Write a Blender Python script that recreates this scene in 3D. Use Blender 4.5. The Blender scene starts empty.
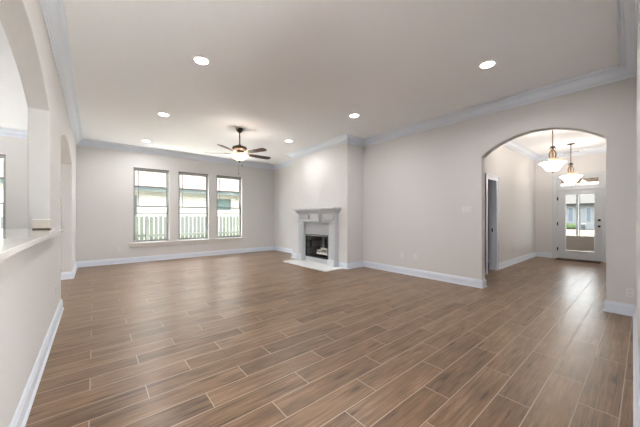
import bpy, bmesh, math, random
from math import sin, cos, pi, radians as R
from mathutils import Vector, Matrix
random.seed(7)
sc = bpy.context.scene
C = sc.collection

# ---------------------------------------------------------------- camera
cd = bpy.data.cameras.new('camera'); cam = bpy.data.objects.new('camera', cd); C.objects.link(cam)
cam.location = (0, 0, 1.3); cam.rotation_euler = (R(90), 0, R(-39.8))
cd.sensor_width = 36; cd.lens = 270.94 / 640 * 36; cd.shift_y = 3.19 / 640; cd.clip_start = .02; cd.clip_end = 300
sc.camera = cam
sc.view_settings.view_transform = 'Standard'; sc.view_settings.look = 'None'
sc.view_settings.gamma = 1; sc.view_settings.use_curve_mapping = False
sc.view_settings.exposure = 1.82
# ---------------------------------------------------------------- world, sun
SKY = 3.5; SUN = 50.0; CAN = 5.1; PEND = 12; FANW = 6; BOWL = 3.4
wd = bpy.data.worlds.new('sky'); sc.world = wd; wd.use_nodes = True
bg = wd.node_tree.nodes['Background']; bg.inputs['Color'].default_value = (.93, .97, 1, 1); bg.inputs['Strength'].default_value = SKY
sl = bpy.data.lights.new('sun', 'SUN'); sl.energy = SUN; sl.angle = R(2); sl.color = (1, .96, .9)
sun = bpy.data.objects.new('sun', sl); C.objects.link(sun); sun.rotation_euler = (R(4), R(30), 0); sun.location = (0, -20, 30)

# ---------------------------------------------------------------- materials
def M(name, col, rough=.6, metal=0., emit=None, es=0., bump=0., bscale=60., var=0., spec=.5, coat=0.):
    m = bpy.data.materials.new(name); m.use_nodes = True; nt = m.node_tree; b = nt.nodes['Principled BSDF']
    b.inputs['Base Color'].default_value = (*col, 1); b.inputs['Roughness'].default_value = rough
    b.inputs['Metallic'].default_value = metal; b.inputs['Specular IOR Level'].default_value = spec
    b.inputs['Coat Weight'].default_value = coat
    if emit: b.inputs['Emission Color'].default_value = (*emit, 1); b.inputs['Emission Strength'].default_value = es
    tc = nt.nodes.new('ShaderNodeTexCoord'); nz = nt.nodes.new('ShaderNodeTexNoise')
    nz.inputs['Scale'].default_value = bscale; nz.inputs['Detail'].default_value = 4
    nt.links.new(tc.outputs['Object'], nz.inputs['Vector'])
    if bump:
        bp = nt.nodes.new('ShaderNodeBump'); bp.inputs['Strength'].default_value = bump; bp.inputs['Distance'].default_value = .003
        nt.links.new(nz.outputs['Fac'], bp.inputs['Height']); nt.links.new(bp.outputs['Normal'], b.inputs['Normal'])
    mx = nt.nodes.new('ShaderNodeMix'); mx.data_type = 'RGBA'
    v = var or .02
    mx.inputs[6].default_value = (*[c * (1 - v) for c in col], 1); mx.inputs[7].default_value = (*[min(1, c * (1 + v)) for c in col], 1)
    nt.links.new(nz.outputs['Fac'], mx.inputs[0]); nt.links.new(mx.outputs[2], b.inputs['Base Color'])
    return m

def math_node(nt, op, a, b=None, c=None):
    n = nt.nodes.new('ShaderNodeMath'); n.operation = op
    for i, x in enumerate((a, b, c)):
        if x is None: continue
        if isinstance(x, (int, float)): n.inputs[i].default_value = x
        else: nt.links.new(x, n.inputs[i])
    return n.outputs[0]

def floor_mat():
    m = bpy.data.materials.new('wood_look_tile'); m.use_nodes = True; nt = m.node_tree; L = nt.links.new
    b = nt.nodes['Principled BSDF']
    tc = nt.nodes.new('ShaderNodeTexCoord'); sp = nt.nodes.new('ShaderNodeSeparateXYZ'); L(tc.outputs['Object'], sp.inputs[0])
    W, LEN = .1967, .985
    v = math_node(nt, 'DIVIDE', math_node(nt, 'SUBTRACT', sp.outputs[1], 2.663), W)
    row = math_node(nt, 'FLOOR', v); fv = math_node(nt, 'FRACT', v)
    u = math_node(nt, 'DIVIDE', math_node(nt, 'SUBTRACT', math_node(nt, 'ADD', sp.outputs[0], .025), math_node(nt, 'MULTIPLY', row, LEN / 3)), LEN)
    cu = math_node(nt, 'FLOOR', u); fu = math_node(nt, 'FRACT', u)
    # distance to the joint, metres
    dv = math_node(nt, 'MULTIPLY', math_node(nt, 'MINIMUM', fv, math_node(nt, 'SUBTRACT', 1, fv)), W)
    du = math_node(nt, 'MULTIPLY', math_node(nt, 'MINIMUM', fu, math_node(nt, 'SUBTRACT', 1, fu)), LEN)
    d = math_node(nt, 'MINIMUM', dv, du)
    g = nt.nodes.new('ShaderNodeMapRange'); L(d, g.inputs[0]); g.inputs[1].default_value = .0018; g.inputs[2].default_value = .0036
    g.inputs[3].default_value = 1; g.inputs[4].default_value = 0
    cb = nt.nodes.new('ShaderNodeCombineXYZ'); L(cu, cb.inputs[0]); L(row, cb.inputs[1])
    wn = nt.nodes.new('ShaderNodeTexWhiteNoise'); wn.noise_dimensions = '2D'; L(cb.outputs[0], wn.inputs['Vector'])
    # grain, stretched along the plank and shifted per tile
    gv = nt.nodes.new('ShaderNodeCombineXYZ')
    L(math_node(nt, 'ADD', math_node(nt, 'MULTIPLY', sp.outputs[0], 1.6), math_node(nt, 'MULTIPLY', wn.outputs['Value'], 37)), gv.inputs[0])
    L(math_node(nt, 'MULTIPLY', sp.outputs[1], 30), gv.inputs[1]); L(math_node(nt, 'MULTIPLY', wn.outputs['Value'], 91), gv.inputs[2])
    kv = nt.nodes.new('ShaderNodeCombineXYZ'); L(math_node(nt, 'MULTIPLY', sp.outputs[0], 1.3), kv.inputs[0]); L(math_node(nt, 'MULTIPLY', sp.outputs[1], 11), kv.inputs[1]); L(math_node(nt, 'MULTIPLY', wn.outputs['Value'], 53), kv.inputs[2])
    vo = nt.nodes.new('ShaderNodeTexVoronoi'); vo.inputs['Scale'].default_value = 1.25; L(kv.outputs[0], vo.inputs['Vector'])
    kn = nt.nodes.new('ShaderNodeMapRange'); L(vo.outputs['Distance'], kn.inputs[0]); kn.inputs[1].default_value = .05; kn.inputs[2].default_value = .20; kn.inputs[3].default_value = .13; kn.inputs[4].default_value = 0
    fg = nt.nodes.new('ShaderNodeVectorMath'); fg.operation = 'MULTIPLY'; fg.inputs[1].default_value = (3.2, 5.0, 1); L(gv.outputs[0], fg.inputs[0])
    n3 = nt.nodes.new('ShaderNodeTexNoise'); n3.inputs['Scale'].default_value = 1.; n3.inputs['Detail'].default_value = 5; n3.inputs['Roughness'].default_value = .7; L(fg.outputs[0], n3.inputs['Vector'])
    n1 = nt.nodes.new('ShaderNodeTexNoise'); n1.inputs['Scale'].default_value = 1.3; n1.inputs['Detail'].default_value = 6; n1.inputs['Roughness'].default_value = .62
    n1.inputs['Distortion'].default_value = .7; L(gv.outputs[0], n1.inputs['Vector'])
    gw = nt.nodes.new('ShaderNodeVectorMath'); gw.operation = 'MULTIPLY'; gw.inputs[1].default_value = (2.0, .28, 1); L(gv.outputs[0], gw.inputs[0])
    n2 = nt.nodes.new('ShaderNodeTexNoise'); n2.inputs['Scale'].default_value = .9; n2.inputs['Detail'].default_value = 3; L(gw.outputs[0], n2.inputs['Vector'])
    s = math_node(nt, 'ADD', math_node(nt, 'MULTIPLY', n1.outputs['Fac'], .44), math_node(nt, 'MULTIPLY', n2.outputs['Fac'], .24))
    s = math_node(nt, 'SUBTRACT', math_node(nt, 'ADD', s, math_node(nt, 'MULTIPLY', n3.outputs['Fac'], .32)), kn.outputs[0])
    s = math_node(nt, 'ADD', s, math_node(nt, 'MULTIPLY', math_node(nt, 'SUBTRACT', wn.outputs['Value'], .5), .09))
    cr = nt.nodes.new('ShaderNodeValToRGB'); L(s, cr.inputs[0])
    e = cr.color_ramp.elements; e[0].position = .37; e[0].color = (.070, .036, .018, 1); e[1].position = .635; e[1].color = (.33, .212, .132, 1)
    k = e.new(.44); k.color = (.150, .088, .049, 1); k = e.new(.53); k.color = (.215, .134, .078, 1)
    mx = nt.nodes.new('ShaderNodeMix'); mx.data_type = 'RGBA'; L(g.outputs[0], mx.inputs[0]); L(cr.outputs[0], mx.inputs[6])
    mx.inputs[7].default_value = (.50, .41, .33, 1); L(mx.outputs[2], b.inputs['Base Color'])
    L(math_node(nt, 'ADD', math_node(nt, 'MULTIPLY', n1.outputs['Fac'], .16), math_node(nt, 'MULTIPLY_ADD', g.outputs[0], .3, .25)), b.inputs['Roughness'])
    bp = nt.nodes.new('ShaderNodeBump'); bp.inputs['Strength'].default_value = .35; bp.inputs['Distance'].default_value = .002
    L(math_node(nt, 'SUBTRACT', n1.outputs['Fac'], g.outputs[0]), bp.inputs['Height']); L(bp.outputs['Normal'], b.inputs['Normal'])
    return m

def brick_mat(name, c1, c2, mortar, scale=1., bw=.22, bh=.07, ax=(0, 2), mort=.012):
    m = bpy.data.materials.new(name); m.use_nodes = True; nt = m.node_tree; L = nt.links.new; b = nt.nodes['Principled BSDF']
    tc = nt.nodes.new('ShaderNodeTexCoord'); sp = nt.nodes.new('ShaderNodeSeparateXYZ'); L(tc.outputs['Object'], sp.inputs[0])
    cb = nt.nodes.new('ShaderNodeCombineXYZ'); L(sp.outputs[ax[0]], cb.inputs[0]); L(sp.outputs[ax[1]], cb.inputs[1])
    br = nt.nodes.new('ShaderNodeTexBrick'); L(cb.outputs[0], br.inputs['Vector']); br.inputs['Scale'].default_value = scale
    br.inputs['Color1'].default_value = (*c1, 1); br.inputs['Color2'].default_value = (*c2, 1); br.inputs['Mortar'].default_value = (*mortar, 1)
    br.inputs['Brick Width'].default_value = bw; br.inputs['Row Height'].default_value = bh; br.inputs['Mortar Size'].default_value = mort
    L(br.outputs['Color'], b.inputs['Base Color']); b.inputs['Specular IOR Level'].default_value = 0; b.inputs['Roughness'].default_value = .9
    return m

def glass_mat(name, tint=(1, 1, 1), refl=.06):
    m = bpy.data.materials.new(name); m.use_nodes = True; nt = m.node_tree; nt.nodes.clear()
    o = nt.nodes.new('ShaderNodeOutputMaterial'); t = nt.nodes.new('ShaderNodeBsdfTransparent'); t.inputs[0].default_value = (*tint, 1)
    g = nt.nodes.new('ShaderNodeBsdfGlossy'); g.inputs['Roughness'].default_value = .02; mx = nt.nodes.new('ShaderNodeMixShader'); mx.inputs[0].default_value = refl
    nt.links.new(t.outputs[0], mx.inputs[1]); nt.links.new(g.outputs[0], mx.inputs[2]); nt.links.new(mx.outputs[0], o.inputs[0])
    return m

WALL = M('wall_paint', (.70, .69, .695), .85, bump=.08, bscale=180, var=.01, spec=.2)
CEIL = M('ceiling_paint', (.89, .91, .945), .9, bump=.12, bscale=120, var=.012, spec=.15)
TRIM = M('trim_paint', (.73, .785, .88), .38, var=.01)
MANTEL = M('mantel_paint', (.60, .62, .65), .45, var=.01)
FLOOR = floor_mat()
DOORP = M('door_paint', (.60, .63, .67), .35, var=.01)
MARBLE = M('white_marble', (.76, .77, .78), .25, bscale=5, var=.02)
QUARTZ = M('white_quartz', (.80, .79, .77), .08, bscale=300, var=.05)
ALU = M('window_aluminium', (.17, .175, .175), .4, metal=.3, var=.03)
VINYL = M('window_vinyl', (.40, .41, .41), .45, var=.02)
MUNT = M('dark_muntin', (.13, .135, .135), .5)
GLASS = glass_mat('clear_glass', (.95, .96, .955))
BRONZE = M('dark_bronze', (.05, .035, .025), .4, metal=.7, var=.15)
BRASS = M('antique_brass', (.23, .14, .07), .35, metal=.85, var=.25, bscale=40)
BLACK = M('black_metal', (.012, .012, .013), .4, metal=.5)
BLADE = M('dark_walnut_blade', (.10, .055, .032), .28, bscale=25, var=.35)
BLADEL = M('light_blade_face', (.45, .43, .41), .25, bscale=25, var=.1)
BOWLM = M('frosted_bowl_glass', (.95, .9, .82), .4, emit=(1, .91, .78), es=BOWL, var=.03, bscale=15)
FANBOWL = M('frosted_fan_bowl', (.95, .88, .78), .4, emit=(1, .84, .62), es=.7, var=.05, bscale=25)
LENS = M('lamp_lens', (1, 1, 1), .5, emit=(1, .97, .92), es=12)
PLATE = M('plastic_plate', (.76, .75, .74), .35)
SLOT = M('socket_slot', (.12, .11, .11), .6)
FIREB = brick_mat('firebox_brick', (.10, .10, .10), (.17, .165, .16), (.05, .05, .05), bw=.2, bh=.2, ax=(1, 2), mort=.008)
SOOT = M('soot_black', (.012, .012, .012), .7)
LOGM = M('ceramic_log', (.60, .58, .55), .9, bscale=30, var=.6, bump=.8)
STEEL = M('brushed_grey_steel', (.35, .35, .35), .35, metal=.6)
BRICK_OUT = brick_mat('pale_brick', (.50, .45, .435), (.38, .33, .315), (.52, .51, .50), bw=.21, bh=.075)
SHINGLE = brick_mat('roof_shingle', (.046, .039, .037), (.035, .029, .0275), (.030, .027, .026), bw=.3, bh=.14, ax=(0, 1), mort=.01)
SIDING = M('grey_siding', (.42, .45, .46), .8, var=.1, bscale=3)
FASCIA = M('fascia_green_grey', (.05, .065, .065), .7)
FENCE = M('weathered_fence_wood', (.044, .054, .047), .9, bscale=9, var=.35)
GRASS = M('grass', (.035, .055, .018), .95, bscale=8, var=.5, spec=0)
CONC = M('asphalt_drive', (.030, .0265, .0225), .9, bscale=3, var=.1, spec=0)
BOUNCE_SLAB = M('pale_bounce_concrete', (.82, .81, .80), .9, bscale=3, var=.06)  # pale surface of the unseen slabs added to bounce sunlight indoors
MATM = M('brown_door_mat', (.07, .04, .025), .95, bscale=90, var=.7)
SHADE = M('taupe_cellular_shade', (.42, .39, .36), .8, var=.04)
CREAM = M('cream_ceramic', (.66, .60, .53), .3, var=.05, bscale=20)
WOODB = M('dark_wood_base', (.10, .05, .025), .5, bscale=30, var=.3)
OUTGL = M('blue_reflecting_glass', (.04, .06, .08), .4, var=.15, bscale=2)
SOFFIT = M('tan_soffit', (.12, .085, .065), .8)

# ---------------------------------------------------------------- mesh helpers
class MB:
    def __init__(s): s.bm = bmesh.new()
    def box(s, x0, x1, y0, y1, z0, z1, mi=0, mat=None):
        ps = [Vector((x, y, z)) for z in (z0, z1) for y in (y0, y1) for x in (x0, x1)]
        if mat: ps = [mat @ p for p in ps]
        v = [s.bm.verts.new(p) for p in ps]
        for q in ((0, 2, 3, 1), (4, 5, 7, 6), (0, 1, 5, 4), (2, 6, 7, 3), (0, 4, 6, 2), (1, 3, 7, 5)):
            f = s.bm.faces.new([v[i] for i in q]); f.material_index = mi
        return s
    def prism(s, poly, axis, a, b, mi=0, smooth_idx=()):
        def P(p, t): return {'x': (t, p[0], p[1]), 'y': (p[0], t, p[1]), 'z': (p[0], p[1], t)}[axis]
        A = [s.bm.verts.new(P(p, a)) for p in poly]; B = [s.bm.verts.new(P(p, b)) for p in poly]; n = len(poly)
        fs = [s.bm.faces.new(A), s.bm.faces.new(B[::-1])]
        for i in range(n): fs.append(s.bm.faces.new([A[i], B[i], B[(i + 1) % n], A[(i + 1) % n]]))
        for f in fs: f.material_index = mi
        return s
    def lathe(s, prof, c=(0, 0, 0), n=32, mi=0, close=True):
        rings = []
        for r, z in prof:
            if r < 1e-5: rings.append([s.bm.verts.new((c[0], c[1], c[2] + z))])
            else: rings.append([s.bm.verts.new((c[0] + r * cos(2 * pi * i / n), c[1] + r * sin(2 * pi * i / n), c[2] + z)) for i in range(n)])
        for A, B in zip(rings, rings[1:]):
            for i in range(n):
                j = (i + 1) % n
                if len(A) == 1 and len(B) == 1: break
                if len(A) == 1: f = s.bm.faces.new([A[0], B[i], B[j]])
                elif len(B) == 1: f = s.bm.faces.new([A[i], B[0], A[j]])
                else: f = s.bm.faces.new([A[i], B[i], B[j], A[j]])
                f.smooth = True; f.material_index = mi
        return s
    def tube(s, pts, r, n=8, mi=0, cap=True):
        pts = [Vector(p) for p in pts]; rings = []
        up = Vector((0, 0, 1)); prev = None
        for i, p in enumerate(pts):
            t = (pts[min(i + 1, len(pts) - 1)] - pts[max(i - 1, 0)]).normalized()
            if prev is None: a = t.cross(up if abs(t.z) < .9 else Vector((1, 0, 0))).normalized()
            else: a = (prev - t * prev.dot(t)).normalized()
            prev = a; b = t.cross(a); rr = r[i] if isinstance(r, (list, tuple)) else r
            rings.append([s.bm.verts.new(p + (a * cos(2 * pi * k / n) + b * sin(2 * pi * k / n)) * rr) for k in range(n)])
        for A, B in zip(rings, rings[1:]):
            for k in range(n):
                f = s.bm.faces.new([A[k], A[(k + 1) % n], B[(k + 1) % n], B[k]]); f.smooth = True; f.material_index = mi
        if cap:
            for q in (rings[0][::-1], rings[-1]): f = s.bm.faces.new(q); f.material_index = mi
        return s
    def sweep(s, prof, path, closed=False, mi=0):
        """profile (offset to the left of the path, z) swept along a plan path with mitred corners"""
        n = len(path); rings = []
        for i in range(n):
            p = Vector(path[i]); ns = []
            for a, b in (((i - 1), i), (i, i + 1)):
                if not closed and (a < 0 or b >= n): continue
                dv = (Vector(path[b % n]) - Vector(path[a % n])).normalized(); ns.append(Vector((-dv.y, dv.x)))
            m = ns[0] if len(ns) == 1 else (ns[0] + ns[1]) / (1 + ns[0].dot(ns[1]))
            rings.append([s.bm.verts.new((p.x + m.x * d, p.y + m.y * d, z)) for d, z in prof])
        k = len(prof)
        for i in range(n if closed else n - 1):
            A, B = rings[i], rings[(i + 1) % n]
            for j in range(k): s.bm.faces.new([A[j], A[(j + 1) % k], B[(j + 1) % k], B[j]]).material_index = mi
        if not closed: s.bm.faces.new(rings[0]).material_index = mi; s.bm.faces.new(rings[-1][::-1]).material_index = mi
        return s
    def grid(s, axis, a, b, u0, u1, v0, v1, holes, mi=0):
        """wall slab with rectangular holes"""
        us = sorted({u0, u1} | {h[0] for h in holes} | {h[1] for h in holes}); vs = sorted({v0, v1} | {h[2] for h in holes} | {h[3] for h in holes})
        us = [u for u in us if u0 <= u <= u1]; vs = [v for v in vs if v0 <= v <= v1]
        solid = {}
        for i in range(len(us) - 1):
            for j in range(len(vs) - 1):
                cu, cv = (us[i] + us[i + 1]) / 2, (vs[j] + vs[j + 1]) / 2
                solid[i, j] = not any(h[0] < cu < h[1] and h[2] < cv < h[3] for h in holes)
        V = {}
        def P(i, j, t):
            if (i, j, t) not in V:
                q = {'x': (t, us[i], vs[j]), 'y': (us[i], t, vs[j]), 'z': (us[i], vs[j], t)}[axis]; V[i, j, t] = s.bm.verts.new(q)
            return V[i, j, t]
        def F(*q): s.bm.faces.new(q).material_index = mi
        for (i, j), k in solid.items():
            if not k: continue
            F(P(i, j, a), P(i + 1, j, a), P(i + 1, j + 1, a), P(i, j + 1, a)); F(P(i, j, b), P(i, j + 1, b), P(i + 1, j + 1, b), P(i + 1, j, b))
            for (di, dj, e) in ((-1, 0, ((0, 0), (0, 1))), (1, 0, ((1, 0), (1, 1))), (0, -1, ((0, 0), (1, 0))), (0, 1, ((0, 1), (1, 1)))):
                if not solid.get((i + di, j + dj), False):
                    (p, q), (r_, t_) = e; F(P(i + p, j + q, a), P(i + r_, j + t_, a), P(i + r_, j + t_, b), P(i + p, j + q, b))
        return s
    def build(s, name, mats, parent=None, bevel=0., origin=None, seg=2):
        bmesh.ops.recalc_face_normals(s.bm, faces=s.bm.faces)
        me = bpy.data.meshes.new(name)
        if origin is not None: bmesh.ops.translate(s.bm, verts=s.bm.verts, vec=-Vector(origin))
        s.bm.to_mesh(me); s.bm.free()
        for m in (mats if isinstance(mats, (list, tuple)) else [mats]): me.materials.append(m)
        o = bpy.data.objects.new(name, me); C.objects.link(o)
        if origin is not None: o.location = origin
        if parent is not None: o.parent = parent
        if bevel:
            b = o.modifiers.new('bevel', 'BEVEL'); b.width = bevel; b.segments = seg; b.limit_method = 'ANGLE'; b.angle_limit = R(50)
        return o

def tag(o, label, cat, group=None):
    o['label'] = label; o['category'] = cat
    if group: o['group'] = group
    return o
def struct(o): o['kind'] = 'structure'; return o
def empty(name, loc, label=None, cat=None, group=None, rz=0):
    o = bpy.data.objects.new(name, None); C.objects.link(o); o.location = loc; o.rotation_euler = (0, 0, rz); o.empty_display_size = .1
    if label: tag(o, label, cat, group)
    return o
def kids(o): return [c for c in bpy.data.objects if c.parent == o]
def copy_tree(o, parent=None):
    c = o.copy(); C.objects.link(c); c.parent = parent
    for ch in kids(o): copy_tree(ch, c)
    return c

CH = 3.29   # ceiling height
XL, XR, YB = -.358, 5.41, 9.294
def arc(u0, u1, zs, za, n=28):
    """points of a segmental arch from u1 back to u0"""
    a = (u1 - u0) / 2; c = (u0 + u1) / 2; r = za - zs; Rr = (a * a + r * r) / (2 * r); z0 = za - Rr
    t = math.asin(a / Rr)
    return [(c + Rr * sin(t - 2 * t * i / n), z0 + Rr * cos(t - 2 * t * i / n)) for i in range(n + 1)]

# ================================================================ SETTING
struct(MB().box(-5.2, 11.3, -3.3, 9.46, -.12, 0).build('floor', FLOOR))
struct(MB().box(-5.4, 11.5, -3.5, 9.8, CH, CH + .14).build('ceiling', CEIL))
# left wall: raised-bar pass-through arch, then a walk-through arch
m = MB()
pts = [(-3.1, 0), (-3.1, CH), (YB, CH), (YB, 0), (7.70, 0)] + arc(5.235, 7.70, 2.40, 2.65) + [(5.235, 0), (4.01, 0)] + arc(1.40, 4.01, 2.41, 2.72) + [(1.40, 0)]
m.prism(pts, 'x', -.52, XL)
m.box(-.52, XL, 1.36, 4.05, 0, 1.145)
struct(m.build('wall_left', WALL, bevel=.008, seg=2))
# back wall with four windows
WZ0, WZ1 = .56, 2.71
WIN = [(.846, 1.757), (2.011, 2.930), (3.184, 4.090), (-2.46, -1.54)]
struct(MB().grid('y', YB, YB + .16, -5.16, 5.57, 0, CH, [(a, b, WZ0, WZ1) for a, b in WIN]).build('wall_back', WALL))
# right wall with the foyer arch
AY0, AY1 = .345, 1.90
m = MB(); pts = [(-.12, 0), (-.12, CH), (YB, CH), (YB, 0), (AY1, 0)] + arc(AY0, AY1, 2.385, 2.685) + [(AY0, 0)]
m.prism(pts, 'x', XR, 5.57)
struct(m.build('wall_right', WALL, bevel=.012, seg=3))
# chimney breast
CX, CY0, CY1 = 4.812, 4.721, 7.14
m = MB(); m.grid('x', CX, CX + .05, CY0, CY1, 0, CH, [(5.36, 6.44, .12, .84)])
m.box(CX + .05, XR, CY0, CY0 + .05, 0, CH); m.box(CX + .05, XR, CY1 - .05, CY1, 0, CH)
struct(m.build('wall_chimney', WALL))
# near wall, very close to the camera on the right
def NW(x): return .073 - (5.41 - x) * .0195
struct(MB().prism([(1.2, NW(1.2)), (5.41, NW(5.41)), (5.41, -.12), (1.2, -.17)], 'z', 0, CH).build('wall_front', WALL))
# foyer and the room behind its side door
DX0, DX1, DZ = 6.88, 7.50, 2.185
struct(MB().grid('y', 2.319, 2.459, 5.57, 11.145, 0, CH, [(DX0, DX1, -1, DZ)]).build('wall_foyer_left', WALL))
struct(MB().box(5.57, 11.145, .06, .20, 0, CH).build('wall_foyer_right', WALL))
EY0, EY1, EZ = .77, 1.77, 2.12
struct(MB().grid('x', 11.145, 11.305, -.12, 4.7, 0, CH, [(EY0 - .02, EY1 + .02, -1, EZ + .40)]).build('wall_foyer_back', WALL))
struct(MB().box(8.70, 8.82, 2.459, 4.6, 0, CH).build('wall_side_room_right', WALL))
struct(MB().box(5.57, 8.82, 4.6, 4.72, 0, CH).build('wall_side_room_back', WALL))
# kitchen side and the wall behind the camera, with unseen openings added to let daylight in
struct(MB().grid('x', -5.16, -5.0, -3.26, YB, 0, CH, [(5.8, 7.4, .9, 2.1)]).build('wall_kitchen', WALL))
struct(MB().grid('y', -3.26, -3.1, -5.0, 5.57, 0, CH, [(.5, 5.3, -1, 2.55)]).build('wall_behind', WALL))
struct(MB().box(5.41, 5.57, -3.1, -.12, 0, CH).build('wall_behind_right', WALL))

# mouldings
CROWN = [(0, 3.128), (.010, 3.128), (.014, 3.146), (.026, 3.150), (.028, 3.164), (.048, 3.178), (.064, 3.198), (.078, 3.222), (.088, 3.244), (.100, 3.247),
         (.104, 3.258), (.128, 3.264), (.140, 3.274), (.142, CH - .001), (0, CH - .001)]
BASE = [(0, 0.001), (.030, .001), (.030, .012), (.024, .022), (.018, .026), (.018, .112), (.013, .122), (.010, .138), (.004, .149), (0, .151)]
struct(MB().sweep(CROWN, [(1.2, NW(1.2)), (XR, NW(XR)), (XR, CY0), (CX, CY0), (CX, CY1), (XR, CY1), (XR, YB), (XL, YB), (XL, -3.1)]).build('trim_1', TRIM))
struct(MB().sweep(CROWN, [(5.57, .20), (11.145, .20), (11.145, 2.319), (5.57, 2.319)], closed=True).build('trim_2', TRIM))
struct(MB().sweep(CROWN, [(-.52, -3.1), (-.52, YB), (-5.0, YB), (-5.0, -3.1)]).build('trim_3', TRIM))
def bb(name, path): struct(MB().sweep(BASE, path).build(name, TRIM))
bb('baseboard_front', [(1.2, NW(1.2)), (XR, NW(XR)), (XR, AY0), (5.57, AY0), (5.57, .20), (11.145, .20), (11.145, EY0 - .105)])
bb('baseboard_foyer', [(11.145, EY1 + .105), (11.145, 2.319), (DX1 + .135, 2.319)])
bb('baseboard_right', [(DX0 - .135, 2.319), (5.57, 2.319), (5.57, AY1), (XR, AY1), (XR, CY0), (CX, CY0), (CX, 5.02)])
bb('baseboard_back', [(CX, 6.70), (CX, CY1), (XR, CY1), (XR, YB), (XL, YB), (XL, 7.70), (-.52, 7.70), (-.52, YB), (-5.0, YB)])
bb('baseboard_left', [(-.52, 5.235), (XL, 5.235), (XL, -3.1)])
bb('baseboard_side_room', [(8.70, 2.48), (8.70, 4.6), (5.57, 4.6)])

# side door opening casing + jamb
m = MB()
def casing(m, axis, face, out, u0, u1, ztop, w=.115, t=.02):
    """flat casing with a raised outer band; 'out' is the direction of the room (+1/-1)"""
    def B(a, b, c, d, tt):
        lo, hi = sorted((face, face + out * tt))
        m.box(a, b, lo, hi, c, d) if axis == 'y' else m.box(lo, hi, a, b, c, d)
    B(u0 - w, u0, 0, ztop + w, t); B(u1, u1 + w, 0, ztop + w, t); B(u0, u1, ztop, ztop + w, t)
    B(u0 - w, u0 - w + .028, 0, ztop + w, t + .012); B(u1 + w - .028, u1 + w, 0, ztop + w, t + .012); B(u0 - w + .028, u1 + w - .028, ztop + w - .028, ztop + w, t + .012)
casing(m, 'y', 2.319, -1, DX0 + .02, DX1 - .02, DZ - .02)
m.box(DX0, DX0 + .02, 2.319, 2.459, 0, DZ); m.box(DX1 - .02, DX1, 2.319, 2.459, 0, DZ); m.box(DX0 + .02, DX1 - .02, 2.319, 2.459, DZ - .02, DZ)
m.box(DX1 - .034, DX1 - .02, 2.375, 2.41, 0, DZ - .02); m.box(DX0 + .02, DX0 + .034, 2.375, 2.41, 0, DZ - .02)
o = struct(m.build('door_2', TRIM))
MB().box(DX1 - .037, DX1 - .0335, 2.378, 2.405, .93, 1.02).build('strike_plate', BLACK, o)

# ---------------------------------------------------------------- windows
def window(n, a, b):
    y = YB + .075
    m = MB(); fw = .035
    m.grid('y', y, y + .07, a, b, WZ0, WZ1, [(a + fw, b - fw, WZ0 + .03, WZ1 - .05)])
    fr = m.build('window_%d' % n, VINYL); struct(fr)
    zm = 1.605
    def sash(nm, z0, z1, yy, mun):
        s = MB().grid('y', yy, yy + .028, a + fw, b - fw, z0, z1, [(a + fw + .022, b - fw - .022, z0 + .03, z1 - .025)]).build(nm, ALU, fr)
        mb = MB()
        for (x0, x1, q0, q1) in mun: mb.box(x0, x1, yy + .006, yy + .022, q0, q1)
        mb.build('muntin', MUNT, s)
        MB().box(a + fw + .02, b - fw - .02, yy + .012, yy + .016, z0 + .028, z1 - .023).build('pane', GLASS, s)
    w0, w1 = a + fw + .022, b - fw - .022
    sash('upper_sash', zm - .015, WZ1 - .05, y + .036, [(a + .132, a + .148, zm + .01, WZ1 - .07), (w0, a + .132, 2.165, 2.180), (a + .148, w1, 2.165, 2.180)])
    sash('lower_sash', WZ0 + .03, zm + .015, y + .004, [(w0, w1, 1.392, 1.412)])
    MB().box((a + b) / 2 - .03, (a + b) / 2 + .03, y - .018, y + .006, zm - .005, zm + .022).build('sash_lock', ALU, fr)
    # slim head rail with two little brackets under the head of the opening
    hb = MB(); hb.box(a + .01, b - .01, YB + .012, YB + .05, WZ1 - .03, WZ1)
    hb.box((a + b) / 2 - .02, (a + b) / 2 + .02, YB + .004, YB + .012, WZ1 - .026, WZ1 - .002)
    hb.build('head_rail', ALU, fr)
for i, (a, b) in enumerate(WIN): window(i + 1, a, b)
# long stool with apron under the three windows, a short one in the breakfast room
def stool(n, a, b):
    m = MB(); m.prism([(YB - .045, .527), (YB - .052, .532), (YB - .052, .552), (YB - .045, .558), (YB + .002, .558), (YB + .002, .527)], 'x', a, b)
    m.prism([(YB, .42), (YB - .014, .424), (YB - .02, .44), (YB - .02, .527), (YB, .527)], 'x', a + .03, b - .03)
    for (p, q) in WIN:
        if a < p and q < b: m.box(p + .001, q - .001, YB + .002, YB + .075, .5605, .565)
    struct(m.build('trim_%d' % n, M('sill_paint_%d' % n, (.74, .72, .70), .45)))
stool(4, .74, 4.235); stool(5, -2.56, -1.44)

# ---------------------------------------------------------------- entry door with transom
fx = 11.145
d = MB()
casing(d, 'x', fx, -1, EY0 - .02, EY1 + .02, EZ + .39, w=.09)
d.box(fx, fx + .14, EY0 - .02, EY0, 0, EZ + .40); d.box(fx, fx + .14, EY1, EY1 + .02, 0, EZ + .40); d.box(fx, fx + .14, EY0, EY1, EZ + .38, EZ + .40)
d.box(fx - .012, fx + .14, EY0, EY1, EZ - .005, EZ + .085)
ent = struct(d.build('door_1', DOORP))
LY0, LY1, LZ0, LZ1 = .945, 1.565, .27, 1.975
slab = MB().grid('x', fx + .02, fx + .062, EY0 + .004, EY1 - .004, .014, EZ - .008, [(LY0, LY1, LZ0, LZ1)]).build('door_leaf', DOORP, ent)
m = MB(); f = .034
for (a, b, c, e_) in ((LY0 - f, LY0, LZ0 - f, LZ1 + f), (LY1, LY1 + f, LZ0 - f, LZ1 + f), (LY0, LY1, LZ0 - f, LZ0), (LY0, LY1, LZ1, LZ1 + f)):
    m.box(fx + .004, fx + .02, a, b, c, e_)
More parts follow.
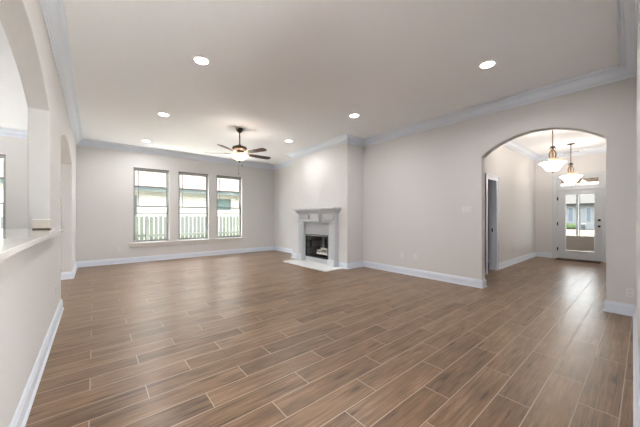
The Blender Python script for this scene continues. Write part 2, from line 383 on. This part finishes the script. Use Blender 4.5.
m.build('lite_frame', DOORP, slab, bevel=.005)
MB().box(fx + .036, fx + .044, LY0, LY1, LZ0, LZ1).build('door_glass', GLASS, slab)
yc = (LY0 + LY1) / 2
MB().box(fx + .045, fx + .058, yc - .009, yc + .009, LZ0, LZ1).build('muntin', M('grey_muntin', (.40, .41, .42), .5), slab)
MB().box(fx + .024, fx + .034, LY0 + .004, LY1 - .004, LZ0 + .005, .72).build('half_shade', SHADE, slab)
for zz, nm in ((1.20, 'deadbolt'), (1.02, 'door_knob')):
    m = MB()
    prof = [(0, 0), (.033, 0), (.033, .01), (.014, .014), (.012, .04), (.026, .046), (.031, .06), (.026, .074), (0, .078)] if nm == 'door_knob' else [(0, 0), (.034, 0), (.034, .016), (.02, .022), (.018, .03), (0, .032)]
    m.lathe(prof, n=20); bmesh.ops.rotate(m.bm, verts=m.bm.verts, cent=(0, 0, 0), matrix=Matrix.Rotation(R(-90), 3, 'Y'))
    bmesh.ops.translate(m.bm, verts=m.bm.verts, vec=(fx + .02, .845, zz)); m.build(nm, BLACK, slab)
for zz in (.30, 1.08, 1.86):
    m = MB(); m.box(fx + .008, fx + .019, EY1 - .028, EY1 - .002, zz - .05, zz + .05); m.tube([(fx + .006, EY1 - .002, zz - .055), (fx + .006, EY1 - .002, zz + .055)], .008); m.build('hinge', BLACK, slab)
MB().grid('x', fx + .03, fx + .07, EY0, EY1, EZ + .085, EZ + .38, [(EY0 + .09, EY1 - .09, EZ + .14, EZ + .325)]).build('transom_frame', DOORP, ent)
MB().box(fx + .045, fx + .05, EY0 + .09, EY1 - .09, EZ + .14, EZ + .325).build('transom_glass', GLASS, ent)
MB().box(fx + .002, fx + .13, EY0, EY1, .0005, .013).build('threshold', BRONZE, ent)

# ================================================================ THINGS
# fireplace --------------------------------------------------------------
FY = 5.85
fp = empty('fireplace', (CX, FY, 0), 'white painted mantel fireplace with black firebox and marble hearth on the chimney breast', 'fireplace')
def fb(m, name, mat, bevel=0., parent=fp): return m.build(name, mat, parent, bevel)
IMB = []
def L_(x, y, z): return (x - CX, y - FY, z)
class FM(MB):   # boxes given in room coordinates, stored local to the fireplace
    def bx(s, x0, x1, y0, y1, z0, z1, mi=0): return s.box(x0 - CX, x1 - CX, y0 - FY, y1 - FY, z0, z1, mi)
fb(FM().bx(4.17, CX - .002, 4.80, 6.66, .001, .024), 'hearth', MARBLE, .004)
# marble slab surround with opening
OY0, OY1, OZ0, OZ1 = 5.395, 6.405, .150, .800
m = FM(); m.grid('x', 4.775 - CX, -.002, 5.25 - FY, 6.45 - FY, .024, 1.14, [(OY0 - FY, OY1 - FY, OZ0, OZ1)]); fb(m, 'surround_slab', M('surround_marble', (.46, .475, .50), .3, bscale=6, var=.03), .003)
for s_, (a, b) in enumerate(((5.04, 5.27), (6.43, 6.66))):
    c = (a + b) / 2
    m = FM(); m.bx(4.69, CX - .001, a, b, .024, 1.145)
    m.bx(4.665, 4.69, a + .05, b - .05, .20, 1.06)               # raised field of the pilaster
    m.bx(4.672, 4.69, a + .018, b - .018, 1.08, 1.12)            # capital band
    for k in (-1, 0, 1): m.bx(4.658, 4.665, c + k * .038 - .012, c + k * .038 + .012, .23, 1.03)
    pil = fb(m, 'pilaster', MANTEL, .004)
    m = FM(); m.bx(4.645, CX - .001, a - .02, b + .02, .0245, .17); m.bx(4.655, CX - .001, a - .012, b + .012, .17, .19)
    m.build('plinth', MANTEL, pil, .004)
# frieze with centre block and side panels
m = FM(); m.bx(4.70, CX - .001, 5.04, 6.66, 1.205, 1.37)
m.bx(4.655, 4.70, 5.62, 6.08, 1.205, 1.37)
fr = fb(m, 'frieze', MANTEL, .003)
for (a, b, x) in ((5.10, 5.56, 4.70), (6.14, 6.60, 4.70), (5.66, 6.04, 4.655)):
    m = FM()
    for q in ((a, b, 1.228, 1.243), (a, b, 1.338, 1.353), (a, a + .016, 1.243, 1.338), (b - .016, b, 1.243, 1.338)): m.bx(x - .016, x, *q)
    m.build('panel_moulding', MANTEL, fr)
def band(prof, name, extra=0.):
    path = [(CX - .002, 5.04), (4.70, 5.04), (4.70, 5.62), (4.655, 5.62), (4.655, 6.08), (4.70, 6.08), (4.70, 6.66), (CX - .002, 6.66)]
    path = [(x - CX, y - FY) for x, y in path]
    m = FM(); m.sweep(prof, path); return fb(m, name, MANTEL)
band([(-.03, 1.145), (.012, 1.145), (.012, 1.160), (.024, 1.168), (.024, 1.190), (.006, 1.205), (-.03, 1.205)], 'band_moulding')
band([(-.03, 1.37), (.008, 1.37), (.012, 1.388), (.030, 1.398), (.036, 1.418), (.058, 1.446), (.078, 1.466), (.084, 1.486), (.100, 1.490), (.100, 1.500), (-.03, 1.500)], 'crown_moulding')
fb(FM().bx(4.552, CX - .001, 4.925, 6.775, 1.500, 1.535), 'mantel_shelf', MANTEL, .006)
# firebox liner
m = FM(); x0, x1 = 4.782, 5.22; a, b, c, e_ = OY0 + .012, OY1 - .012, OZ0 + .012, OZ1 - .012; k = .12
m.bx(x1, x1 + .02, a + k, b - k, c, e_ - .02, 0)
for (p, q) in (((x0, a), (x1, a + k)), ((x0, b), (x1, b - k))):
    sgn = 1 if p[1] > q[1] else -1
    m.prism([(p[0] - CX, p[1] - FY), (q[0] - CX, q[1] - FY), (q[0] - CX, q[1] - FY + sgn * .03), (p[0] - CX, p[1] - FY + sgn * .011)], 'z', c, e_)
m.bx(x0, x1 + .02, a, b, c - .011, c, 1); m.bx(x0, x1 + .02, a, b, e_, e_ + .011, 1)
fbx = fb(m, 'firebox', [FIREB, SOOT])
m = FM(); t = .018
for q in ((a, b, e_ - .05, e_), (a, b, c, c + .016), (a, a + t, c + .016, e_ - .05), (b - t, b, c + .016, e_ - .05)): m.bx(4.778, 4.80, *q)
m.build('firebox_frame', BLACK, fbx)
m = FM(); m.bx(4.771, 4.778, a + .03, b - .03, e_ - .032, e_ - .004); m.build('hood_strip', STEEL, fbx)
for (p, q) in ((a + .19, a + .30), (a + .56, a + .66)):
    m = FM(); m.bx(5.14, 5.15, p, q, c + .003, e_ - .06); m.build('firebox_panel', STEEL, fbx)  # paler upright panels near the back of the firebox
# gas log set
lg = empty('gas_log_set', (4.98, 5.78, OZ0 + .0125), 'pale grey ceramic gas logs on a black grate inside the fireplace', 'gas logs')
m = MB()
for i in range(6): m.tube([(-.13, -.27 + i * .105, .05), (.12, -.27 + i * .105, .05)], .008, 6)
for sx in (-.1, .1): m.tube([(sx, -.30, .04), (sx, .29, .04)], .008, 6)
for sx in (-.1, .1):
    for sy in (-.25, .25): m.tube([(sx, sy, 0.001), (sx, sy, .04)], .008, 6)
m.build('grate', BLACK, lg)
for (p, q, r) in (((-.07, -.28, .10), (-.05, .26, .10), .034), ((.07, -.26, .105), (.06, .25, .11), .037), ((-.09, -.22, .165), (.10, -.02, .20), .03), ((-.08, .22, .165), (.10, .0, .19), .03), ((-.02, -.12, .20), (.04, .18, .23), .026), ((.0, -.2, .24), (-.03, -.02, .25), .02)):
    pts = [Vector(p).lerp(Vector(q), t / 7) + Vector((random.uniform(-.008, .008),) * 3) for t in range(8)]
    MB().tube(pts, [r * random.uniform(.82, 1.15) for _ in pts], 10).build('log', LOGM, lg)

# bar countertop ---------------------------------------------------------
CT = 1.175
cx1 = -.25
poly = [(-1.15, 1.405), (cx1, 1.405), (cx1, 4.20), (cx1 - .012, 4.222), (XL + .001, 4.222), (XL + .001, 4.008), (-.521, 4.008), (-.521, 4.28), (-1.15, 4.28)]
o = MB().prism(poly, 'z', CT - .030, CT).build('bar_countertop', QUARTZ, bevel=.004, origin=(-.5, 2.6, CT - .03))
tag(o, 'long white quartz raised bar countertop on the half wall in the left archway', 'countertop')
# small box on the counter
bx = empty('candle_box', (-.392, 3.78, CT + .0005), 'small square cream box with dark wood base on the white bar countertop', 'box')
MB().box(-.062, .062, -.055, .055, 0, .012).build('base', WOODB, bx, .002)
m = MB()
m.grid('z', .012, .092, -.056, .056, -.049, .049, [(-.048, .048, -.041, .041)]); m.build('box_wall', CREAM, bx)
m = MB(); m.grid('z', .092, .103, -.060, .060, -.053, .053, [(-.049, .049, -.042, .042)]); m.build('rim', M('white_rim', (.85, .84, .82), .3), bx)

# recessed lights --------------------------------------------------------
def can(x, y, label):
    t = empty('recessed_light', (x, y, CH), label, 'ceiling light', 'recessed ceiling lights')
    m = MB(); m.lathe([(.105, -.0005), (.105, -.006), (.098, -.010), (.078, -.007), (.076, -.0005)], n=36); m.build('trim_ring', M_RING, t)
    m = MB(); m.lathe([(.0765, -.001), (.0765, -.005), (.05, -.0075), (0, -.0085)], n=36); m.build('lens', LENS, t)
    ld = bpy.data.lights.new('can_lamp', 'AREA'); ld.shape = 'DISK'; ld.size = .15; ld.spread = R(165); ld.energy = CAN; ld.color = (1, .985, .965)
    lo = bpy.data.objects.new('can_lamp', ld); C.objects.link(lo); lo.parent = t; lo.location = (0, 0, -.016)
M_RING = M('white_trim_ring', (.8, .8, .79), .4)
for x, y, l in ((1.05, 3.62, 'round recessed ceiling light nearest the left arches, largest of the left row'),
                (1.04, 6.0, 'round recessed ceiling light, middle of the left row, left of the ceiling fan'),
                (1.05, 8.39, 'round recessed ceiling light by the back wall above the leftmost window'),
                (3.95, 1.32, 'round recessed ceiling light nearest the foyer arch at upper right'),
                (3.93, 3.66, 'round recessed ceiling light in front of the chimney breast corner'),
                (3.93, 6.0, 'round recessed ceiling light over the fireplace'),
                (-2.6, 6.5, 'added unseen recessed ceiling light over the breakfast room')): can(x, y, l)  # last lamp is added out of view to light the breakfast room

# ceiling fan ------------------------------------------------------------
fan = empty('ceiling_fan', (2.53, 5.88, CH), 'five blade ceiling fan with dark downrod and lit frosted bowl hanging in the living room', 'ceiling fan')
MB().lathe([(0, -.0005), (.075, -.0005), (.072, -.03), (.045, -.075), (.022, -.095), (0, -.095)], n=28).build('canopy', BRONZE, fan)
MB().tube([(0, 0, -.09), (0, 0, -.40)], .0125, 12).build('downrod', BRONZE, fan)
mt = MB().lathe([(0, -.355), (.03, -.36), (.04, -.385), (.10, -.395), (.150, -.415), (.162, -.440), (.155, -.470), (.12, -.492), (.10, -.505), (.085, -.53), (.12, -.545), (.12, -.568), (0, -.568)], n=36).build('motor_housing', BRONZE, fan)
MB().lathe([(.157, -.455), (.163, -.46), (.157, -.468)], n=36).build('brass_band', BRASS, mt)
MB().lathe([(0, -.567), (.07, -.567), (.10, -.574), (.10, -.586), (.075, -.592), (.06, -.598), (.06, -.608), (0, -.608)], n=32).build('light_kit', BRASS, fan)
MB().lathe([(.185, -.595), (.192, -.600), (.190, -.615), (.168, -.645), (.125, -.685), (.065, -.715), (0, -.724)], n=36).build('lamp_bowl', FANBOWL, fan)
MB().lathe([(0, -.720), (.022, -.722), (.026, -.734), (.012, -.742), (.014, -.755), (0, -.768)], n=16).build('finial', BRONZE, fan)
for (dx, dy, z1) in ((.045, -.03, -.82), (-.005, .035, -.99)):
    ch = MB().tube([(dx, dy, -.60), (dx, dy, z1)], .0022, 5).build('pull_chain', BRASS, fan)
    MB().lathe([(0, z1 + .002), (.007, z1 - .004), (.009, z1 - .028), (0, z1 - .04)], c=(dx, dy, 0), n=10).build('chain_fob', BRONZE, ch)
for k in range(5):
    an = R(72 * k + 1); rot = Matrix.Rotation(an, 4, 'Z') @ Matrix.Translation((0, 0, -.562)) @ Matrix.Rotation(R(-12), 4, 'X')
    m = MB(); n = 14; top = []; 
    outline = [(.235, -.052), (.30, -.062), (.45, -.070), (.60, -.074), (.72, -.074), (.755, -.066), (.778, -.045), (.785, -.015), (.785, .015), (.778, .045), (.755, .066), (.72, .074), (.60, .074), (.45, .070), (.30, .062), (.235, .052)]
    m.prism(outline, 'z', -.004, .004); bmesh.ops.transform(m.bm, matrix=rot, verts=m.bm.verts)
    bl = m.build('blade', [BLADE], fan)
    m = MB(); m.prism([(.13, -.018), (.22, -.014), (.25, -.045), (.31, -.045), (.33, -.018), (.33, .018), (.31, .045), (.25, .045), (.22, .014), (.13, .018)], 'z', .0045, .010)
    bmesh.ops.transform(m.bm, matrix=rot, verts=m.bm.verts); m.build('blade_iron', BRASS, bl)

ld = bpy.data.lights.new('fan_bulb', 'POINT'); ld.energy = FANW / 3; ld.color = (1, .93, .85); ld.shadow_soft_size = .03
for k in range(3):
    lo = bpy.data.objects.new('fan_bulb', ld); C.objects.link(lo); lo.parent = fan; lo.location = (.125 * cos(k * 2.094 + .63), .125 * sin(k * 2.094 + .63), -.635)

# pendants ---------------------------------------------------------------
def pendant(x, y, label, drop=0.):
    t = empty('pendant_lamp', (x, y, CH), label, 'pendant lamp', 'matching foyer pendants')
    MB().lathe([(0, -.0005), (.085, -.0005), (.085, -.008), (.06, -.022), (.02, -.03), (.012, -.05), (0, -.05)], n=28).build('canopy', BRONZE, t)
    MB().tube([(0, 0, -.04), (0, 0, -.96 - drop)], .0095, 10).build('stem', BRASS, t)
    m = MB()
    m.lathe([(0, -.425), (.02, -.43), (.028, -.45), (.02, -.475), (0, -.48)], n=16)
    for k in range(4):
        a = k * pi / 2 + .5
        m.tube([((.012 + .058 * q) * cos(a), (.012 + .058 * q) * sin(a), -.455 + .035 * sin(q * pi) - .025 * q * q) for q in [i / 6 for i in range(7)]], [.014, .018, .018, .016, .013, .010, .012], 6)
    m.build('leaf_crown', BRONZE, t)
    m = MB()
    for k in range(6):
        a = k * pi / 3
        m.tube([(.088 * sin(q * pi) ** .8 * cos(a), .088 * sin(q * pi) ** .8 * sin(a), -.475 - .265 * q) for q in [max(.0, min(1, i / 12)) for i in range(13)]], .0125, 6)
    m.build('scroll_cage', BRASS, t)
    m = MB()
    for k in range(3):
        a = k * 2 * pi / 3 + .6
        pts = [(.02, -.735), (.07, -.715), (.11, -.70), (.15, -.705), (.185, -.735), (.215, -.765), (.235, -.755), (.232, -.735), (.218, -.738)]
        m.tube([(r * cos(a), r * sin(a), z) for r, z in pts], .009, 6)
    m.build('bowl_arm', BRASS, t)
    m = MB()
    m.lathe([(.318, -.778), (.322, -.783), (.300, -.797), (.262, -.812), (.235, -.838), (.20, -.885), (.165, -.925), (.13, -.948), (.06, -.960), (.0, -.962), ], n=40)
    m.lathe([(0, -.955), (.13, -.940), (.163, -.917), (.196, -.878), (.23, -.832), (.26, -.804), (.30, -.789), (.318, -.778)], n=40)
    m.build('glass_bowl', BOWLM, t)
    MB().lathe([(0, -.955), (.035, -.958), (.038, -.968), (.016, -.976), (.02, -.99), (.008, -1.005), (.0, -1.012)], n=16).build('finial', BRASS, t)
    for ch in kids(t):
        if ch.name.split('.')[0] not in ('canopy', 'stem'):
            for v in ch.data.vertices: v.co.x *= .72; v.co.y *= .72; v.co.z -= drop
    ld = bpy.data.lights.new('bulb', 'POINT'); ld.energy = PEND; ld.color = (1, .90, .80); ld.shadow_soft_size = .05
    lo = bpy.data.objects.new('bulb', ld); C.objects.link(lo); lo.parent = t; lo.location = (0, 0, -.72 - drop)
    return t
pendant(7.72, 1.30, 'white glass bowl pendant lamp on brass scroll frame, nearer of the two behind the arch', .03)
p2 = pendant(10.0, 1.30, 'white glass bowl pendant lamp on brass scroll frame, farther one just before the entry door', .11)
m = MB(); m.tube([(-.02, -.16, -.23), (.02, .16, -.235)], .005, 6); m.tube([(.0, -.13, -.232), (.0, -.165, -.215)], .005, 6); m.build('chain_bar', BRASS, p2)

# door mat ---------------------------------------------------------------
m = MB(); m.box(10.70, 11.10, .80, 1.76, .001, .012)
o = m.build('door_mat', MATM, bevel=.003, origin=(10.9, 1.28, .001)); tag(o, 'dark brown textured mat lying on the tile floor before the glazed entry door', 'door mat')
# foyer porch things come later with the outdoors

# outlets & switches -----------------------------------------------------
def plate(name, pos, normal, w, h, kind, label, cat, group):
    """a wall plate facing 'normal' (angle in plan of the outward direction)"""
    t = empty(name, pos, label, cat, group, rz=normal)
    # local: +X = out of the wall, Y along the wall
    MB().box(.0005, .006, -w / 2, w / 2, -h / 2, h / 2).build('cover_plate', PLATE, t, .002)
    if kind == 'outlet':
        for s in (-1, 1):
            m = MB(); m.box(.006, .0085, -.017, .017, s * .025 - .016, s * .025 + .016); so = m.build('socket', PLATE, t)
            m = MB(); m.box(.0085, .0089, -.009, -.006, s * .025 - .004, s * .025 + .008); m.box(.0085, .0089, .006, .009, s * .025 - .004, s * .025 + .008)
            m.box(.0085, .0089, -.003, .003, s * .025 - .012, s * .025 - .007); m.build('slot', SLOT, so)
    elif kind == 'switch':
        n = max(1, round(w / .047) - 0) if w > .09 else 1
        for i in range(n):
            yy = (i - (n - 1) / 2) * .046
            m = MB(); m.box(.006, .009, yy - .016, yy + .016, -.033, .033); m.prism([(.009, -.03), (.013, .03), (.009, .03)], 'y', yy - .014, yy + .014)
            m.build('rocker', PLATE, t)
    elif kind == 'cable':
        MB().lathe([(0, 0), (.008, 0), (.008, .012), (0, .012)], n=10).build('jack', SLOT, t).rotation_euler = (0, R(90), 0)
W_, Nn, E_, S_ = pi, pi / 2, 0, -pi / 2
OG = 'white electrical outlets low on the walls'
OUT = [((XR, 3.562, .42), W_, 'left white outlet of the low pair between chimney breast and foyer arch'),
       ((XR, 3.235, .415), W_, 'right white outlet of the low pair between chimney breast and foyer arch'),
       ((.513, YB, .41), S_, 'white outlet low on the back wall left of the window sill'),
       ((4.555, YB, .43), S_, 'white outlet low on the back wall right of the three windows'),
       ((XR, 8.244, .385), W_, 'white outlet on the short recessed wall left of the fireplace'),
       ((XL, 4.50, .42), E_, 'white outlet low on the near left half wall beneath the bar counter'),
       ((XL, 8.75, .44), E_, 'white outlet low on the left wall beside the back corner'),
       ((8.817, 2.319, .39), S_, 'white outlet low on the foyer wall past the side doorway'),
       ((XR, .128, .305), W_, 'white outlet low on the narrow pier at the far right edge')]
for p, n, l in OUT: plate('outlet', p, n, .072, .116, 'outlet', l, 'outlet', OG)
plate('light_switch', (XR, 2.165, 1.436), W_, .165, .116, 'switch', 'triple white light switch plate on the wall left of the foyer arch', 'light switch', None)
plate('light_switch', (XL, 4.80, 1.46), E_, .072, .116, 'switch', 'white light switch on the left wall between the two arches', 'light switch', None)
plate('cable_plate', (CX, 5.711, 2.09), W_, .072, .116, 'cable', 'blank white cable plate on the chimney breast above the mantel', 'wall plate', None)

# ================================================================ OUTDOORS
struct(MB().box(-60, 140, -60, 60, -.6, -.28).build('ground', GRASS))
struct(MB().box(11.5, 90, -30, 12, -.279, -.265).build('driveway', CONC))
struct(MB().box(-9, 9.4, 9.47, 11.36, -.279, -.15).build('side_bounce_slab', M('grey_concrete', (.36, .35, .33), .9, bscale=3, var=.06)))  # unseen slab added so sunlight bounces up through the back windows
struct(MB().box(-14, -5.3, -8, 10.5, -.279, -.15).build('kitchen_bounce_slab', BOUNCE_SLAB))  # out of view, added to reflect daylight into the kitchen side
struct(MB().box(-5.2, 11.3, -9, -3.4, -.279, -.15).build('rear_bounce_slab', BOUNCE_SLAB))  # added behind the camera, throws sunlight through the rear opening
def thing(name, loc, label, cat, group=None): return empty(name, loc, label, cat, group)
# fence behind the back windows
fn = thing('wooden_fence', (2, 11.5, -.28), 'weathered grey green board fence seen through the back windows', 'fence')
m = MB()
for i in range(118):
    x = -8.0 + i * .148; h = 1.58 + .012 * ((i * 7) % 3); m.box(x, x + .104, .0, .018, .001, h)
m.build('fence_boards', FENCE, fn)
for z in (.15, .86): MB().box(-8.0, 9.4, -.045, -.002, z, z + .085).build('fence_rail', FENCE, fn)
for i in range(8): MB().box(-7.9 + i * 2.44, -7.81 + i * 2.44, -.13, -.046, .001, 1.5).build('fence_post', FENCE, fn)
HWF = M('grey_window_frame', (.15, .15, .15), .6)
# neighbouring house
HY = 13.8
nh = thing('brick_house', (3, HY, -.28), 'pale brick house with shingle roof behind the fence outside the back windows', 'house')
MB().grid('y', 0, .2, -12, 12, .001, 2.7, [(-2.55, -1.59, 1.5, 2.50), (1.72, 2.48, 1.9, 2.49)]).build('brick_wall', BRICK_OUT, nh)
for (a, b, c, e_) in ((-2.55, -1.59, 1.5, 2.50), (1.72, 2.48, 1.9, 2.49)):
    w = MB().grid('y', .04, .10, a, b, c, e_, [(a + .05, b - .05, c + .05, e_ - .05)]).build('house_window', HWF, nh)
    MB().box(a + .05, b - .05, .06, .07, c + .05, e_ - .05).build('pane', M('teal_pane', (.055, .10, .10), .5), w)
MB().box(-12.4, 12.4, -.45, -.42, 2.66, 2.84).build('fascia', FASCIA, nh)
MB().box(-12.4, 12.4, -.42, .2, 2.70, 2.73).build('soffit', FASCIA, nh)
MB().prism([(-.46, 2.83), (-.46, 2.86), (5.0, 6.2), (5.0, 6.15)], 'x', -12.6, 12.6).build('roof', SHINGLE, nh)
# across the street
oh = thing('street_house', (47.5, 6, -.28), 'low pale house across the street seen through the entry door glass', 'house')
HW = [(-1.72, -1.20, .85, 2.8), (-.08, .48, .85, 2.8), (6, 7.2, .9, 2.7), (-7, -5.8, .9, 2.7)]
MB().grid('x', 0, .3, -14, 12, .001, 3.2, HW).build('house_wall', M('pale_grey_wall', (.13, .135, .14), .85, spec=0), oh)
for (a, b, c, e_) in HW:
    w = MB().grid('x', .03, .12, a, b, c, e_, [(a + .08, b - .08, c + .08, e_ - .08)]).build('house_window', HWF, oh)
    MB().box(.06, .08, a + .08, b - .08, c + .08, e_ - .08).build('pane', OUTGL, w)
MB().prism([(-.7, 3.1), (-.7, 3.25), (6, 6.0), (6, 5.9)], 'y', -15, 13).build('roof', M('dark_roof', (.024, .024, .0235), .9, bscale=3, var=.1, spec=0), oh)
o = MB().box(-.2, .2, -.19, .19, 0, .75).build('waste_bin', M('dark_bin', (.015, .02, .025), .6), bevel=.06); o.location = (44, 4.62, -.262)
tag(o, 'dark wheeled bin standing before the house across the street', 'bin')
# porch: roof slab, post and strip lawn
struct(MB().box(11.31, 13.95, -1.2, 4.2, 2.56, 2.80).build('porch_roof', SOFFIT))
o = MB()
o.box(-.035, .035, -.035, .035, .15, 2.60); o.box(-.07, .07, -.07, .07, .0, .15); o.box(-.07, .07, -.07, .07, 2.60, 2.681)
o = o.build('porch_post', M('grey_post', (.16, .17, .18), .6), bevel=.004); o.location = (13.8, 1.613, -.122)
tag(o, 'square grey porch post outside the entry door glass', 'porch post')
struct(MB().box(11.31, 14.0, -1.2, 4.2, -.27, -.125).build('porch_slab', CONC))
m = MB()
for i in range(26):
    y = 5.75 + i * .1; x = random.uniform(-.12, .12); r_ = random.uniform(.20, .28)
    m.lathe([(0, 0), (r_ * .8, .08), (r_, .3), (r_ * .75, .55), (0, random.uniform(.66, .78))], c=(46.6 + x - 46.6, y - 7, 0), n=8)
o = m.build('hedge', M('hedge_green', (.05, .075, .028), .95, bscale=14, var=.6)); o.location = (46.6, 7, -.262)
tag(o, 'low green hedge in front of the house across the street', 'hedge')
